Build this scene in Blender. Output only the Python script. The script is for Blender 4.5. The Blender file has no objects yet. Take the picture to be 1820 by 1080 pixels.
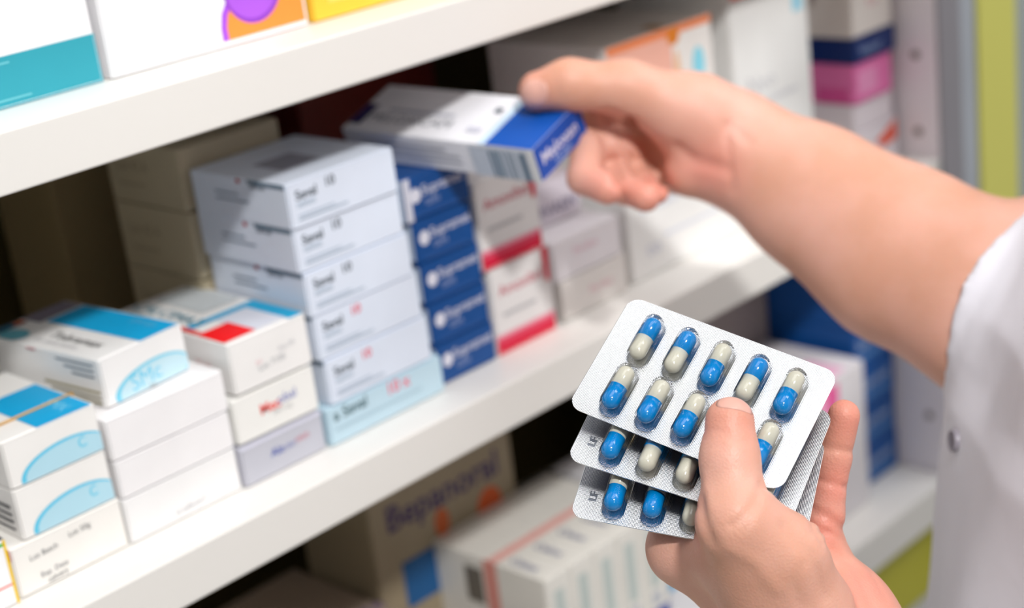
import bpy, bmesh, math, random
import numpy as np
from mathutils import Matrix, Vector

random.seed(7)
sc = bpy.context.scene
C = sc.collection

# ------------------------------------------------------------------ camera
FPX, PX, PY = 2894.0, 910.0, 540.0
def _n(v):
    v = np.array(v, float); return v / np.linalg.norm(v)
AX = _n((3048, -1450, FPX))                 # world +X (along the shelves) seen in camera axes (right, down, forward)
_d = _n((1040, 7960, FPX)); _d = _n(_d - AX * AX.dot(_d))
UX = -_d                                     # world +Z
YX = np.cross(UX, AX)                        # world +Y (into the shelves)
C2W = np.array([AX, YX, UX])                 # camera (right, down, forward) -> world
CAMZ = 1.5
def cam2w(c): return C2W @ np.array(c, float) + np.array([0, 0, CAMZ])
def at(px, py, dep):                         # the point at a depth in front of the lens
    return cam2w([(px - PX) / FPX * dep, (py - PY) / FPX * dep, dep])

cam_d = bpy.data.cameras.new('camera'); cam = bpy.data.objects.new('camera', cam_d); C.objects.link(cam)
cr, cd, cf = C2W[:, 0], C2W[:, 1], C2W[:, 2]
cam.matrix_world = Matrix(((cr[0], -cd[0], -cf[0], 0), (cr[1], -cd[1], -cf[1], 0), (cr[2], -cd[2], -cf[2], CAMZ), (0, 0, 0, 1)))
cam_d.sensor_width = 36.0; cam_d.lens = FPX / 1820 * 36
cam_d.clip_start = 0.02; cam_d.clip_end = 50
cam_d.dof.use_dof = True; cam_d.dof.focus_distance = 0.675; cam_d.dof.aperture_fstop = 5.2
sc.camera = cam

# ------------------------------------------------------------------ light
sc.view_settings.view_transform = 'Standard'; sc.view_settings.look = 'None'
sc.view_settings.exposure = 0.13; sc.view_settings.gamma = 1.0
sc.view_settings.use_curve_mapping = False
wd = bpy.data.worlds.new('world'); sc.world = wd; wd.use_nodes = True
nt = wd.node_tree; nt.nodes.clear()
wo = nt.nodes.new('ShaderNodeOutputWorld'); bg = nt.nodes.new('ShaderNodeBackground')
tc = nt.nodes.new('ShaderNodeTexCoord'); sx = nt.nodes.new('ShaderNodeSeparateXYZ'); cr_ = nt.nodes.new('ShaderNodeValToRGB')
nt.links.new(tc.outputs['Generated'], sx.inputs[0]); nt.links.new(sx.outputs['Z'], cr_.inputs[0])
cr_.color_ramp.elements[0].position = 0.0; cr_.color_ramp.elements[0].color = (0.62, 0.62, 0.62, 1)
cr_.color_ramp.elements[1].position = 0.55; cr_.color_ramp.elements[1].color = (1.0, 1.0, 1.03, 1)
nt.links.new(cr_.outputs[0], bg.inputs[0]); bg.inputs[1].default_value = 0.24
nt.links.new(bg.outputs[0], wo.inputs[0])

def area(name, loc, target, size, power, color=(1, 1, 1), size_y=None):
    l = bpy.data.lights.new(name, 'AREA'); l.energy = power; l.color = color; l.size = size
    if size_y: l.shape = 'RECTANGLE'; l.size_y = size_y
    o = bpy.data.objects.new(name, l); C.objects.link(o); o.location = loc
    o.rotation_euler = (Vector(target) - Vector(loc)).to_track_quat('-Z', 'Y').to_euler()
    return o
KT = Vector((0.60, 0.70, 1.25)); KL = Vector((0.50, 1.0, -1.0)).normalized()
area('key_light', KT - KL * 3.0, KT, 0.20, 63, (1.0, 0.99, 0.97))
area('added_overhead_light', (0.36, 0.10, 2.75), (0.36, 0.14, 1.0), 1.1, 5, (1, 1, 1), 0.7)  # unseen panel added straight above for the foil to reflect

area('added_overhead_light', (1.7, -0.2, 2.75), (1.35, 0.75, 1.1), 1.3, 19, (1, 1, 1), 0.7)  # unseen soft fill added to lift the shaded end panel and lime door

# ------------------------------------------------------------------ materials
def lin(h):
    h = h.lstrip('#'); v = [int(h[i:i+2], 16) / 255 for i in (0, 2, 4)]
    return tuple(x / 12.92 if x <= .04045 else ((x + .055) / 1.055) ** 2.4 for x in v) + (1,)
_m = {}
def mat(key, col=None, rough=0.5, spec=0.4, metal=0.0, var=0.04, scale=18.0, coat=0.0, bump=0.0):
    if key in _m: return _m[key]
    if col is None: col = key
    c = lin(col) if isinstance(col, str) else tuple(col) + ((1,) if len(col) == 3 else ())
    m = bpy.data.materials.new('paint_' + key.strip('#')); m.use_nodes = True
    n = m.node_tree.nodes; L = m.node_tree.links; b = n['Principled BSDF']
    b.inputs['Roughness'].default_value = rough; b.inputs['Metallic'].default_value = metal
    b.inputs['Specular IOR Level'].default_value = spec; b.inputs['Coat Weight'].default_value = coat
    t = n.new('ShaderNodeTexCoord'); z = n.new('ShaderNodeTexNoise'); z.inputs['Scale'].default_value = scale; z.inputs['Detail'].default_value = 3
    r = n.new('ShaderNodeValToRGB')
    r.color_ramp.elements[0].position = .3; r.color_ramp.elements[1].position = .7
    r.color_ramp.elements[0].color = tuple(x * (1 - var) for x in c[:3]) + (1,)
    r.color_ramp.elements[1].color = tuple(min(1, x * (1 + var)) for x in c[:3]) + (1,)
    L.new(t.outputs['Object'], z.inputs['Vector']); L.new(z.outputs['Fac'], r.inputs[0]); L.new(r.outputs[0], b.inputs['Base Color'])
    if bump:
        bp = n.new('ShaderNodeBump'); bp.inputs['Strength'].default_value = bump; bp.inputs['Distance'].default_value = .0006
        z2 = n.new('ShaderNodeTexNoise'); z2.inputs['Scale'].default_value = scale * 30
        L.new(t.outputs['Object'], z2.inputs['Vector']); L.new(z2.outputs['Fac'], bp.inputs['Height']); L.new(bp.outputs[0], b.inputs['Normal'])
    _m[key] = m; return m

# ------------------------------------------------------------------ helpers
def link(name, bm_or_me, mats, parent=None, smooth=False):
    if isinstance(bm_or_me, bmesh.types.BMesh):
        me = bpy.data.meshes.new(name); bm_or_me.to_mesh(me); bm_or_me.free()
    else: me = bm_or_me
    o = bpy.data.objects.new(name, me); C.objects.link(o)
    for m in (mats if isinstance(mats, (list, tuple)) else [mats]): me.materials.append(m)
    if smooth: me.polygons.foreach_set('use_smooth', [True] * len(me.polygons))
    if parent: o.parent = parent
    return o
def tag(o, label, cat, group=None, kind=None):
    o['label'] = label; o['category'] = cat
    if group: o['group'] = group
    if kind: o['kind'] = kind
    return o
def bm_box(bm, x0, y0, z0, x1, y1, z1, bev=0.0, mi=0, segs=2):
    r = bmesh.ops.create_cube(bm, size=1.0)
    for v in r['verts']:
        v.co = Vector((x0 + (v.co.x + .5) * (x1 - x0), y0 + (v.co.y + .5) * (y1 - y0), z0 + (v.co.z + .5) * (z1 - z0)))
    fs = set(f for v in r['verts'] for f in v.link_faces)
    for f in fs: f.material_index = mi
    if bev:
        es = list(set(e for f in fs for e in f.edges))
        bmesh.ops.bevel(bm, geom=es, offset=bev, segments=segs, affect='EDGES', profile=.5)
_tc = {}
def text_mesh(s, bold=False):
    k = (s, bold)
    if k in _tc: return _tc[k]
    cu = bpy.data.curves.new('t', 'FONT'); cu.body = s; cu.size = 1.0; cu.resolution_u = 3
    if bold: cu.offset = 0.018
    o = bpy.data.objects.new('t', cu); C.objects.link(o)
    bpy.context.view_layer.update()
    me = bpy.data.meshes.new_from_object(o.evaluated_get(bpy.context.evaluated_depsgraph_get()))
    vs = [(v.co.x, v.co.y) for v in me.vertices]; fs = [tuple(p.vertices) for p in me.polygons]
    bpy.data.objects.remove(o); bpy.data.curves.remove(cu); bpy.data.meshes.remove(me)
    _tc[k] = (vs, fs); return _tc[k]

SC = 0.88                                     # shelf measurements are scaled to real size about the lens
def W(x, y, z): return Vector((x * SC, y * SC, CAMZ + (z - CAMZ) * SC))

def add_art(bm, face, w, d, h, items, mats):
    # face frames: origin, u axis, v axis, normal
    fr = {'F': (Vector((0, 0, 0)), Vector((1, 0, 0)), Vector((0, 0, 1)), Vector((0, -1, 0))),
          'T': (Vector((0, 0, h)), Vector((1, 0, 0)), Vector((0, 1, 0)), Vector((0, 0, 1))),
          'L': (Vector((0, d, 0)), Vector((0, -1, 0)), Vector((0, 0, 1)), Vector((-1, 0, 0)))}[face]
    dims = {'F': (w, h), 'T': (w, d), 'L': (d, h)}[face]
    O, U, V, N = fr
    for k, it in enumerate(items):
        kind, col = it[0], it[1]
        m = mat(col)
        if m not in mats: mats.append(m)
        mi = mats.index(m); lift = 0.00025 + 0.00006 * k
        def pt(u, v): return O + U * u + V * v + N * lift
        if kind == 'R':
            a, b, c, e = it[2:6]
            a, c = a * dims[0], c * dims[0]; b, e = b * dims[1], e * dims[1]
            polys = [[(a, b), (c, b), (c, e), (a, e)]]
        elif kind == 'P':
            polys = [[(u * dims[0], v * dims[1]) for u, v in it[2]]]
        elif kind == 'E':                      # ellipse centre, radii (fractions), angle
            cu_, cv_, ru, rv, ang = it[2:7]
            a0, a1 = it[7:9] if len(it) > 7 else (0, 2 * math.pi)
            pp = []
            for i in range(40):
                t = a0 + (a1 - a0) * i / (39 if len(it) > 7 else 40)
                x, y = ru * dims[0] * math.cos(t), rv * dims[1] * math.sin(t)
                pp.append((cu_ * dims[0] + x * math.cos(ang) - y * math.sin(ang), cv_ * dims[1] + x * math.sin(ang) + y * math.cos(ang)))
            # clip to the face
            pp = [(min(max(x, 0.0005), dims[0] - .0005), min(max(y, 0.0005), dims[1] - .0005)) for x, y in pp]
            polys = [pp]
        elif kind == 'T':
            s, u0, v0, size, rot = it[2:7]; bold = len(it) > 7 and it[7]
            vs, fs = text_mesh(s, bold)
            size *= 1; ca, sa = math.cos(math.radians(rot)), math.sin(math.radians(rot))
            bv = [bm.verts.new(pt(u0 * dims[0] + size * (x * ca - y * sa), v0 * dims[1] + size * (x * sa + y * ca))) for x, y in vs]
            for f in fs:
                try: q = bm.faces.new([bv[i] for i in f]); q.material_index = mi
                except ValueError: pass
            continue
        for pp in polys:
            try:
                q = bm.faces.new([bm.verts.new(pt(u, v)) for u, v in pp]); q.material_index = mi
            except ValueError: pass

def carton(x0, x1, y, z0, z1, depth, label, col='#f2f1ef', front=(), top=(), left=(), yaw=0.0, group=None, name='medicine_carton',
           matrix=None, dims=None, side=None, flapcol=None, cat='box', jitter=0.0):
    """one carton: printed sleeve (the thing's own mesh) + tuck_flap child that carries the print of its front end"""
    if dims: w, d, h = dims
    else: w, d, h = (x1 - x0) * SC, depth * SC, (z1 - z0) * SC - .0004
    bm = bmesh.new(); mats = [mat(col, rough=.42)]
    bm_box(bm, 0, 0.0004, 0, w, d, h, bev=0.0007)
    add_art(bm, 'T', w, d, h, top, mats); add_art(bm, 'L', w, d, h, left, mats)
    # thumb notch edge line of the closing panel on the top, near the front
    o = link(name, bm, mats)
    fb = bmesh.new(); fm = [mat(flapcol or col, rough=.42)]
    bm_box(fb, 0.0007, -0.0005, 0.0007, w - 0.0007, 0.0007, h - 0.0005, bev=0.0005)
    add_art(fb, 'F', w, d, h, [it for it in front], fm)
    for v in fb.verts:
        if v.co.y < -0.0001 and abs(v.co.y + 0.0005) > 1e-7: v.co.y -= 0.0004
    f = link('tuck_flap', fb, fm, parent=o)
    if matrix is not None: o.matrix_world = matrix
    else:
        p = W(x0, y, z0); o.location = p; o.rotation_euler = (0, 0, yaw)
    tag(o, label, cat, group)
    return o
def copy_carton(src, loc, label, yaw=0.0):
    o = src.copy(); C.objects.link(o); o.location = loc; o.rotation_euler = (0, 0, yaw); o['label'] = label
    for ch in src.children:
        c = ch.copy(); C.objects.link(c); c.parent = o
    return o

# ------------------------------------------------------------------ the setting
SHW = mat('shelf_white', '#e6e3de', rough=.38, var=.015, scale=5)
def struct(name, bm, m, parent=None):
    o = link(name, bm, m, parent)
    if not parent: o['kind'] = 'structure'
    return o
def wbox(bm, x0, y0, z0, x1, y1, z1, bev=0.0, segs=2):
    a, b = W(x0, y0, z0), W(x1, y1, z1)
    bm_box(bm, a.x, a.y, a.z, b.x, b.y, b.z, bev, segs=segs)

FLOORZ = 0.0
bm = bmesh.new(); bm_box(bm, -2.5, -2.5, -.05, 4.0, 2.2, 0.0); struct('floor', bm, mat('floor', '#c9c6c0', rough=.3, var=.05, scale=3))
bm = bmesh.new(); bm_box(bm, -2.5, 1.02, 0.0, 4.0, 1.12, 2.7); struct('wall_back', bm, mat('wall_paint', '#c4c7cc', rough=.6, var=.02, scale=2))
su = bpy.data.objects.new('shelving_unit', None); C.objects.link(su); su.location = W(.9, .9, CAMZ); su.location.z = 0
tag(su, 'white pharmacy shelving unit with thick shelf boards, holding all the medicine cartons', 'shelf')
inv = Matrix.Translation(-su.location)
def part(name, bm, m):
    bmesh.ops.transform(bm, matrix=inv, verts=bm.verts); return link(name, bm, m, su)
for z0, z1 in ((1.3005, 1.333), (1.0327, 1.066), (0.7000, 0.739)):
    bm = bmesh.new(); wbox(bm, -.25, .76, z0, 1.297, 1.13, z1, bev=.0012, segs=3); part('shelf_board', bm, SHW)
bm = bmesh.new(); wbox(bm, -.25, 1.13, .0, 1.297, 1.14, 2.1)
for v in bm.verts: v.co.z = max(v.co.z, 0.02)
part('back_panel', bm, mat('back_board', '#463914', rough=.7, var=.15, scale=4))  # olive brown, taken darker in colour to deepen the shelf-interior shade
# end panel with peg holes
bm = bmesh.new(); wbox(bm, 1.2975, .7605, .0, 1.3345, 1.14, 2.1, bev=.001)
for v in bm.verts: v.co.z = max(v.co.z, 0.0)
part('side_panel', bm, mat('panel_white', '#f3edf1', rough=.4, var=.015, scale=4))
pb = bmesh.new(); wbox(pb, 1.2978, .7570, .45, 1.3345, .7603, 1.9); part('edge_strip', pb, mat('edge_grey', '#9c999f', rough=.4))
hb = bmesh.new()
for yy in (.782, 1.06):
    for k in range(14):
        c0 = W(1.2973, yy, .80 + k * .0725)
        r = bmesh.ops.create_cone(hb, cap_ends=True, segments=16, radius1=.0038, radius2=.0038, depth=.001, matrix=Matrix.Translation(c0) @ Matrix.Rotation(math.pi / 2, 4, 'Y'))
h_ = part('peg_hole', hb, mat('hole', '#8f8782', rough=.8)); h_['kind'] = 'stuff'
bm = bmesh.new(); wbox(bm, -.25, .77, 0.62, 1.297, 1.12, .6995); part('drawer', bm, mat('lime', '#b9b41c', rough=.35, var=.02))
bm = bmesh.new(); wbox(bm, -.25, .775, -.2045, 1.297, 1.12, .617)
for v in bm.verts: v.co.z = max(v.co.z, 0.0)
part('base_cabinet', bm, mat('base_white', '#d8d8d4', rough=.4))
# the neighbouring unit past the end panel
nu = bpy.data.objects.new('tall_cabinet', None); C.objects.link(nu); nu.location = (1.40 * SC, .95 * SC, 0)
tag(nu, 'tall pale cabinet with lime green front beyond the far right shelf end', 'cabinet')
inv2 = Matrix.Translation(-nu.location)
def part2(name, x0, x1, y0, m):
    bm = bmesh.new(); wbox(bm, x0, y0, 0, x1, 1.14, 2.2, bev=.001)
    for v in bm.verts: v.co.z = max(v.co.z, 0.0)
    bmesh.ops.transform(bm, matrix=inv2, verts=bm.verts); return link(name, bm, m, nu)
part2('frame', 1.336, 1.3765, .765, mat('pale_blue', '#b9bfc8', rough=.4))
part2('door', 1.3775, 1.449, .762, mat('lime_door', '#ebe87a', rough=.4, var=.015, scale=3))
part2('frame', 1.450, 1.70, .765, mat('frame_grey', '#b4bcb8', rough=.4))

# ------------------------------------------------------------------ cartons, upper shelf
U0 = 1.3333
WHITE = '#f1f0f2'
carton(.18, .4825, .8116, U0, 1.50, .12, 'white carton with a wide teal band, far left on the top shelf', WHITE,
       front=[('R', '#2f9dae', 0, 0, 1, .165), ('R', '#6fc4cf', .64, .140, .82, .146), ('R', '#6fc4cf', .55, .022, .85, .028)])
carton(.4870, .632, .809, U0, 1.50, .12, 'white carton with purple and orange circles, middle of the top shelf', WHITE,
       front=[('P', '#a850dc', [(.545, .022), (.545, .07), (.56, .12), (.60, .17), (.65, .20), (.73, .215), (.985, .215), (.985, .022)]),
              ('P', '#f7923c', [(.575, .022), (.575, .07), (.588, .11), (.62, .145), (.67, .17), (.73, .185), (.985, .20), (.985, .022)]),
              ('E', '#8f3fc4', .733, .195, .150, .136, 0), ('E', '#ab58dd', .728, .20, .137, .122, 0), ('E', '#c78ae6', .73, .17, .03, .015, 0)])
carton(.6365, .80, .8085, U0, 1.50, .12, 'yellow carton at the right of the row on the top shelf', '#f7c53e',
       front=[('R', '#fbd765', .08, .06, .97, .9), ('R', '#f3c344', .2, .16, .9, .175), ('R', '#f3c344', .2, .20, .9, .215), ('R', '#f3c344', .2, .24, .8, .255)])

# ------------------------------------------------------------------ cartons, middle shelf
B = 1.0663
carton(.24, .3525, .797, B, 1.1065, .10, 'white carton edged in green with a red line, at the left picture edge', WHITE,
       front=[('R', '#2fae3a', 0, .91, 1, .955), ('R', '#e8604a', .3, .30, 1, .325), ('R', '#e9c21c', .985, 0, 1, 1)], top=[('R', '#2b2b2b', 0, 0, 1, .2)])
carton(.3545, .4272, .7985, B, 1.0978, .095, 'plain white carton with small handwritten marks, bottom of the leftmost stack', '#efece7',
       front=[('T', '#55585c', 'Lot Batch', .14, .62, .0042, 2), ('T', '#55585c', 'Lot 50g', .50, .72, .0042, 2), ('T', '#6a6d72', 'Exp. Date', .2, .22, .004, 2),
              ('T', '#4c4f55', 'calvary', .25, .06, .0042, 4)],
       left=[('R', '#c4103f', .80, .76, 1, 1), ('R', '#23407a', .6, .1, .95, .6)])
ell = lambda s: [('E', '#61c6e6', .58, .14, .47, .43, .07), ('E', '#b3dbea', .60, .14, .44, .37, .07),
                 ('T', '#74cbe6', s, .74, .22, .013, 8)]
e1 = carton(.3650, .4258, .7995, 1.0980, 1.1296, .09, 'white carton with a pale blue oval, second from the bottom of the leftmost stack', '#efedea', flapcol='#efedea',
            front=ell('c'), left=[('R', '#3a3d44', .55, .15, .93, .2), ('R', '#3a3d44', .5, .3, .93, .36), ('R', '#3a3d44', .6, .45, .93, .5), ('R', '#3a3d44', .5, .6, .93, .66),
                                  ('R', '#4a4d54', .1, .3, .45, .36), ('R', '#4a4d54', .1, .6, .45, .66)], group='cartons with a blue oval')
topb = [('R', '#0aa6dd', .36, .0, .98, .72), ('T', '#8fd6ee', 'Simvax', .80, .20, .010, -90), ('T', '#3c3c3c', 'Terzolene', .18, .6, .010, -90)]
e2 = carton(.3650, .4258, .7995, 1.1298, 1.1592, .10, 'white carton with blue oval and blue lid under a tan rubber band', '#efedea',
            front=ell('c'), top=[('R', '#0aa6dd', .38, .0, .97, .62), ('T', '#7fd0ec', 'SMX', .72, .3, .010, -90)], left=[('R', '#3a3d44', .5, .3, .9, .36)], group='cartons with a blue oval')
# rubber band round the carton
bm = bmesh.new(); bw, bd, bh = (.4258 - .365) * SC, .10 * SC, (.1592 - .1298) * SC
def tube(bm, pts, r, n=8, closed=False, mi=0):
    pts = [Vector(p) for p in pts]; rings = []
    N = len(pts)
    for i, p in enumerate(pts):
        a = pts[(i - 1) % N] if (closed or i) else p; b = pts[(i + 1) % N] if (closed or i < N - 1) else p
        t = (b - a).normalized(); u = t.cross(Vector((.13, .31, .94))).normalized(); v = t.cross(u)
        rr = r[i] if isinstance(r, (list, tuple)) else r
        rings.append([bm.verts.new(p + (u * math.cos(2 * math.pi * k / n) + v * math.sin(2 * math.pi * k / n)) * rr) for k in range(n)])
    for i in range(N if closed else N - 1):
        A_, B_ = rings[i], rings[(i + 1) % N]
        for k in range(n):
            f = bm.faces.new([A_[k], A_[(k + 1) % n], B_[(k + 1) % n], B_[k]]); f.material_index = mi; f.smooth = True
    if not closed:
        bm.faces.new(rings[0][::-1]).material_index = mi; bm.faces.new(rings[-1]).material_index = mi
yb_, g = bd * .22, .0006
tube(bm, [(-g, yb_, 0), (-g, yb_, bh + g), (bw * .5, yb_ + .001, bh + g), (bw + g, yb_ + .002, bh + g), (bw + g, yb_, 0)], .0007)
rb = link('rubber_band', bm, mat('rubber', '#d8a860', rough=.6)); rb.location = W(.365, .7995, 1.1298)
tag(rb, 'thin tan rubber band stretched over the blue-lidded carton at far left', 'rubber band')

p0 = carton(.4285, .5112, .7977, B, 1.0953, .10, 'blank white carton at the bottom of the second stack from the left', '#efeeee',
            front=[('T', '#a9a9ae', 'vi.calbuse.f', .40, .14, .0045, 2)], group='blank white cartons')
p1 = carton(.4290, .5118, .7977, 1.0955, 1.1200, .10, 'blank white carton, middle of the three plain ones in the second stack', '#f0eeef', group='blank white cartons')
p2 = carton(.4285, .5130, .7977, 1.1202, 1.1470, .10, 'blank white carton directly under the tilted blue-lidded carton', '#f1eff0', group='blank white cartons')
carton(.4398, .5035, .8105, 1.1473, 1.1782, .115, 'white carton with S in a pale blue oval, atop the blank white stack', '#f0efee', yaw=math.radians(5.5),
       front=[('E', '#79cfe8', .56, .17, .46, .40, .07), ('E', '#c4e2ec', .58, .17, .42, .34, .07), ('T', '#6fcbe8', 'SMc', .30, .10, .0125, 4),
              ('T', '#9a9a9a', 'Exp', .50, .02, .003, 2)],
       top=[('R', '#0aa6dd', .50, .0, .97, .80), ('R', '#7c7684', .45, .82, .97, .99), ('T', '#3a3a3a', 'Tobramax', .22, .58, .0105, -90),
            ('E', '#6ab7c9', .12, .80, .13, .10, 0), ('R', '#2a5c74', .02, .90, .4, .985), ('R', '#c06a45', .3, .91, .42, .97), ('T', '#bcbcc0', 'film coated tablets', .10, .62, .005, -90),
            ('T', '#63c7ea', 'SM tab', .80, .3, .0075, -90)],
       left=[('R', '#7a8590', .64, .84, .95, .88), ('R', '#7a8590', .70, .72, .95, .76), ('R', '#7a8590', .76, .60, .95, .64), ('R', '#a7a181', .5, .28, .97, .33),
             ('R', '#8d8768', .55, .17, .97, .21), ('R', '#8d8768', .62, .06, .97, .11), ('R', '#c98a92', .40, .93, .48, .97)])
carton(.5130, .5790, .7955, B, 1.0936, .10, 'lilac grey carton with small blue and red writing at the bottom of its stack', '#c9c9d4', flapcol='#bfc0ca',
       front=[('T', '#3a50a8', 'Alc', .34, .44, .0068, 2, True), ('T', '#7d86bb', 'oder', .47, .46, .0055, 2), ('T', '#d07f8c', 'min', .65, .50, .0065, 2), ('R', '#dcdcec', 0, .93, 1, 1)])
carton(.5140, .5790, .7958, 1.0948, 1.1255, .11, 'white carton with small red and blue brand name in the red-lid stack', '#efeeea',
       front=[('T', '#f03a30', 'Mec', .30, .44, .0085, 2, True), ('T', '#5a68b8', 'obal', .52, .50, .008, 2), ('T', '#b9b9b9', '500 mcg', .44, .33, .004, 2)])
carton(.5185, .5800, .7955, 1.1268, 1.1615, .125, 'white carton with red and blue lid topping the stack beside the grey-blue cartons', '#f0eeec',
       front=[('T', '#9da0a4', 'Lot 7105', .32, .28, .0052, 3), ('T', '#e9b4ba', 'Ref', .3, .42, .003, 3), ('T', '#c4c4c8', 'Exp 08', .60, .50, .004, 3)],
       top=[('R', '#07a5d4', .02, .36, .99, .42), ('R', '#07a5d4', .80, .0, .99, .40), ('R', '#d9dbe6', .40, .03, .80, .35), ('R', '#f40f17', .02, .03, .42, .26), ('R', '#e04a3e', .02, .27, .1, .5),
            ('T', '#2c7f96', 'CALCIMAX', .18, .97, .0135, -90), ('T', '#2b6c80', 'tablets', .05, .92, .0085, -90), ('R', '#c9ced0', .45, .5, .95, .93)],
       left=[('T', '#e6b8ba', '20 tab', .70, .42, .006, 0), ('R', '#bcb9b4', .1, .1, .3, .14)])
GB = '#c8d2e4'
gfront = lambda red: [('T', '#38454e', 'Seval', .07, .60, .0076, 1, True), ('T', ('#e8425c' if red else '#4a545c'), '10', .335, .68, .0078, 1, True),
                      ('T', '#9db0bf', 'tablets', .07, .44, .005, 1), ('R', '#aab9c8', .07, .16, .52, .20), ('R', '#b1bfcd', .07, .25, .40, .28)]
gleft = [('E', '#b02236', .52, .93, .022, .055, 0), ('T', '#3f5062', 'Seval', .63, .80, .007, 0), ('R', '#7f8fa0', .25, .45, .6, .49), ('R', '#7f8fa0', .25, .6, .5, .64), ('R', '#6f8496', .62, .9, 1, 1)]
gtop = [('R', '#9a9ba8', .25, .30, .6, .62)]
carton(.5815, .6850, .7930, B, 1.0930, .10, 'pale sky blue carton at the very bottom of the grey-blue stack', '#bfd9e6',
       front=[('T', '#3f5f66', 'a Seval', .05, .62, .0095, 1, True), ('T', '#ee6a80', '10 x', .50, .62, .0105, 1, True), ('R', '#adc8d5', .05, .35, .8, .42)])
gx = [(.5870, .6780, 1.0932, 1.1250, 1), (.5845, .6750, 1.1252, 1.1560, 1), (.5828, .6728, 1.1562, 1.1862, 0), (.5805, .6712, 1.1864, 1.2155, 0), (.5800, .6705, 1.2157, 1.2457, 0)]
glab = ['grey-blue carton with red number, lower of the two so marked', 'grey-blue carton with red number, upper of the two so marked',
        'grey-blue carton, lowest of those with a dark number', 'grey-blue carton, second from the top of its stack', 'topmost grey-blue carton, its lid half in shadow']
for k, (a, b, z0, z1, red) in enumerate(gx):
    if k in (0, 2):
        g0 = carton(a, b, .7935, z0, z1, .10, glab[k], '#dde5f3', front=gfront(red), left=gleft, top=gtop, group='grey-blue cartons in one stack')
    else:
        g1 = copy_carton(g0, W(a, .7925 + .0015 * (k % 2), z0), glab[k])
# deep navy carton lying behind the sky blue one
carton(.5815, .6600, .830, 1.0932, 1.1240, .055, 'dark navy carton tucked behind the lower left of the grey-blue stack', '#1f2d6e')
# cream cartons behind the grey-blue stack, colour lowered to deepen the shade there
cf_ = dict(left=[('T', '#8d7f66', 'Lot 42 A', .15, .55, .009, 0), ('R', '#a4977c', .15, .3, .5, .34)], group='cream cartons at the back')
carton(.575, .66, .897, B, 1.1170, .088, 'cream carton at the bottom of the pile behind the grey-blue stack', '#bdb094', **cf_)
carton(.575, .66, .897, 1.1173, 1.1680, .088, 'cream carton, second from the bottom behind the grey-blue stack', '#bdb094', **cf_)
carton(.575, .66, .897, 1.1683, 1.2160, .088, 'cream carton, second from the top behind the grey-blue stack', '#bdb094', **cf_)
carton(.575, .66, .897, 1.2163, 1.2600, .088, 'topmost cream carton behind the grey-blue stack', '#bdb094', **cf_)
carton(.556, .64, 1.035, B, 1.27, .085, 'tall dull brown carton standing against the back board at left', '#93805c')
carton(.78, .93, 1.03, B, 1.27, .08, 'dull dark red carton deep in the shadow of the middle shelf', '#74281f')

BL = '#0b498c'
bfront = [('E', '#dcdce8', .17, .56, .085, .17, 0), ('T', '#c6c8da', 'Supramet', .27, .52, .0088, 1, True), ('T', '#8d9cc6', 'tabs', .30, .26, .0075, 1), ('R', '#2f5a9e', .12, .08, .85, .13)]
blab = ['royal blue carton at the bottom of the blue stack', 'royal blue carton, second from the bottom of the blue stack', 'royal blue carton in the middle of the blue stack',
        'royal blue carton, second from the top of the blue stack', 'topmost royal blue carton with a white strip on its left corner']
for k in range(5):
    z0 = B + k * .0305
    if k == 0: b0 = carton(.6885, .7445, .8005, z0, z0 + .0303, .10, blab[0], BL, front=bfront, left=[('R', '#c9d6e6', .9, .08, 1, .92)], group='royal blue cartons in one stack')
    elif k < 4: copy_carton(b0, W(.6885 - .0017 * k, .8005, z0), blab[k])
    else: carton(.6800, .7405, .8005, z0, z0 + .0303, .10, blab[4], BL, front=bfront + [('R', '#cfd0dc', 0, .0, .10, 1)], left=[('R', '#c9d6e6', .8, .0, 1, 1)], group='royal blue cartons in one stack')
pf = [('R', '#d4143c', 0, .0, .97, .13), ('R', '#dd4a68', 0, .13, .97, .19), ('R', '#e79aab', 0, .19, .97, .23), ('T', '#c9566a', 'Amoxibel', .12, .66, .0105, 1), ('R', '#bbbabc', .15, .42, .7, .46),
      ('P', '#cf1034', [(.86, 1.0), (.97, 1.0), (.955, .60), (.89, .60)])]
pk = carton(.7480, .8115, .8014, B, 1.1320, .10, 'white carton with crimson base stripe, lower of the pair beside the blue stack', '#e3e0df', front=pf, group='crimson-striped cartons')
copy_carton(pk, W(.7440, .8014, 1.1322), 'white carton with crimson base stripe, upper of the pair beside the blue stack')
carton(.742, .812, .845, 1.1975, 1.2120, .05, 'thin white and pink carton lying at the back of the crimson-striped pair', '#dcc6d4', front=[('R', '#d05a80', 0, .0, .2, 1)])
carton(.8200, .8965, .8030, B, 1.0980, .10, 'pale cream carton with faint pink print, lower one left of the gap', '#e6e1dd', front=[('T', '#e6b4c0', 'Pyridex', .42, .4, .008, 1)], group='pale cartons left of the gap')
carton(.8170, .8940, .8040, 1.0983, 1.1300, .10, 'pale white carton with faint pink print, upper one left of the gap', '#ebe6ea', front=[('T', '#e8bccb', 'Pyridex', .3, .5, .008, 1)], group='pale cartons left of the gap')
carton(.815, .888, .835, 1.1303, 1.1640, .08, 'white carton with grey-violet lettering, under the reaching fingers', '#d3ccd6', front=[('T', '#726d8a', 'NORVASIN', .04, .2, .0115, 1, True)])
carton(.9080, 1.052, .8080, B, 1.1500, .12, 'wide white carton with faint blue-grey lettering right of the gap', '#efeeec',
       front=[('T', '#c6cade', 'P', .12, .62, .022, 1), ('T', '#ced2e2', 'lusartan', .25, .62, .014, 1), ('T', '#cdd1e4', 'co', .14, .2, .016, 1), ('R', '#dcdfe8', .3, .32, .8, .36)])
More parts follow.
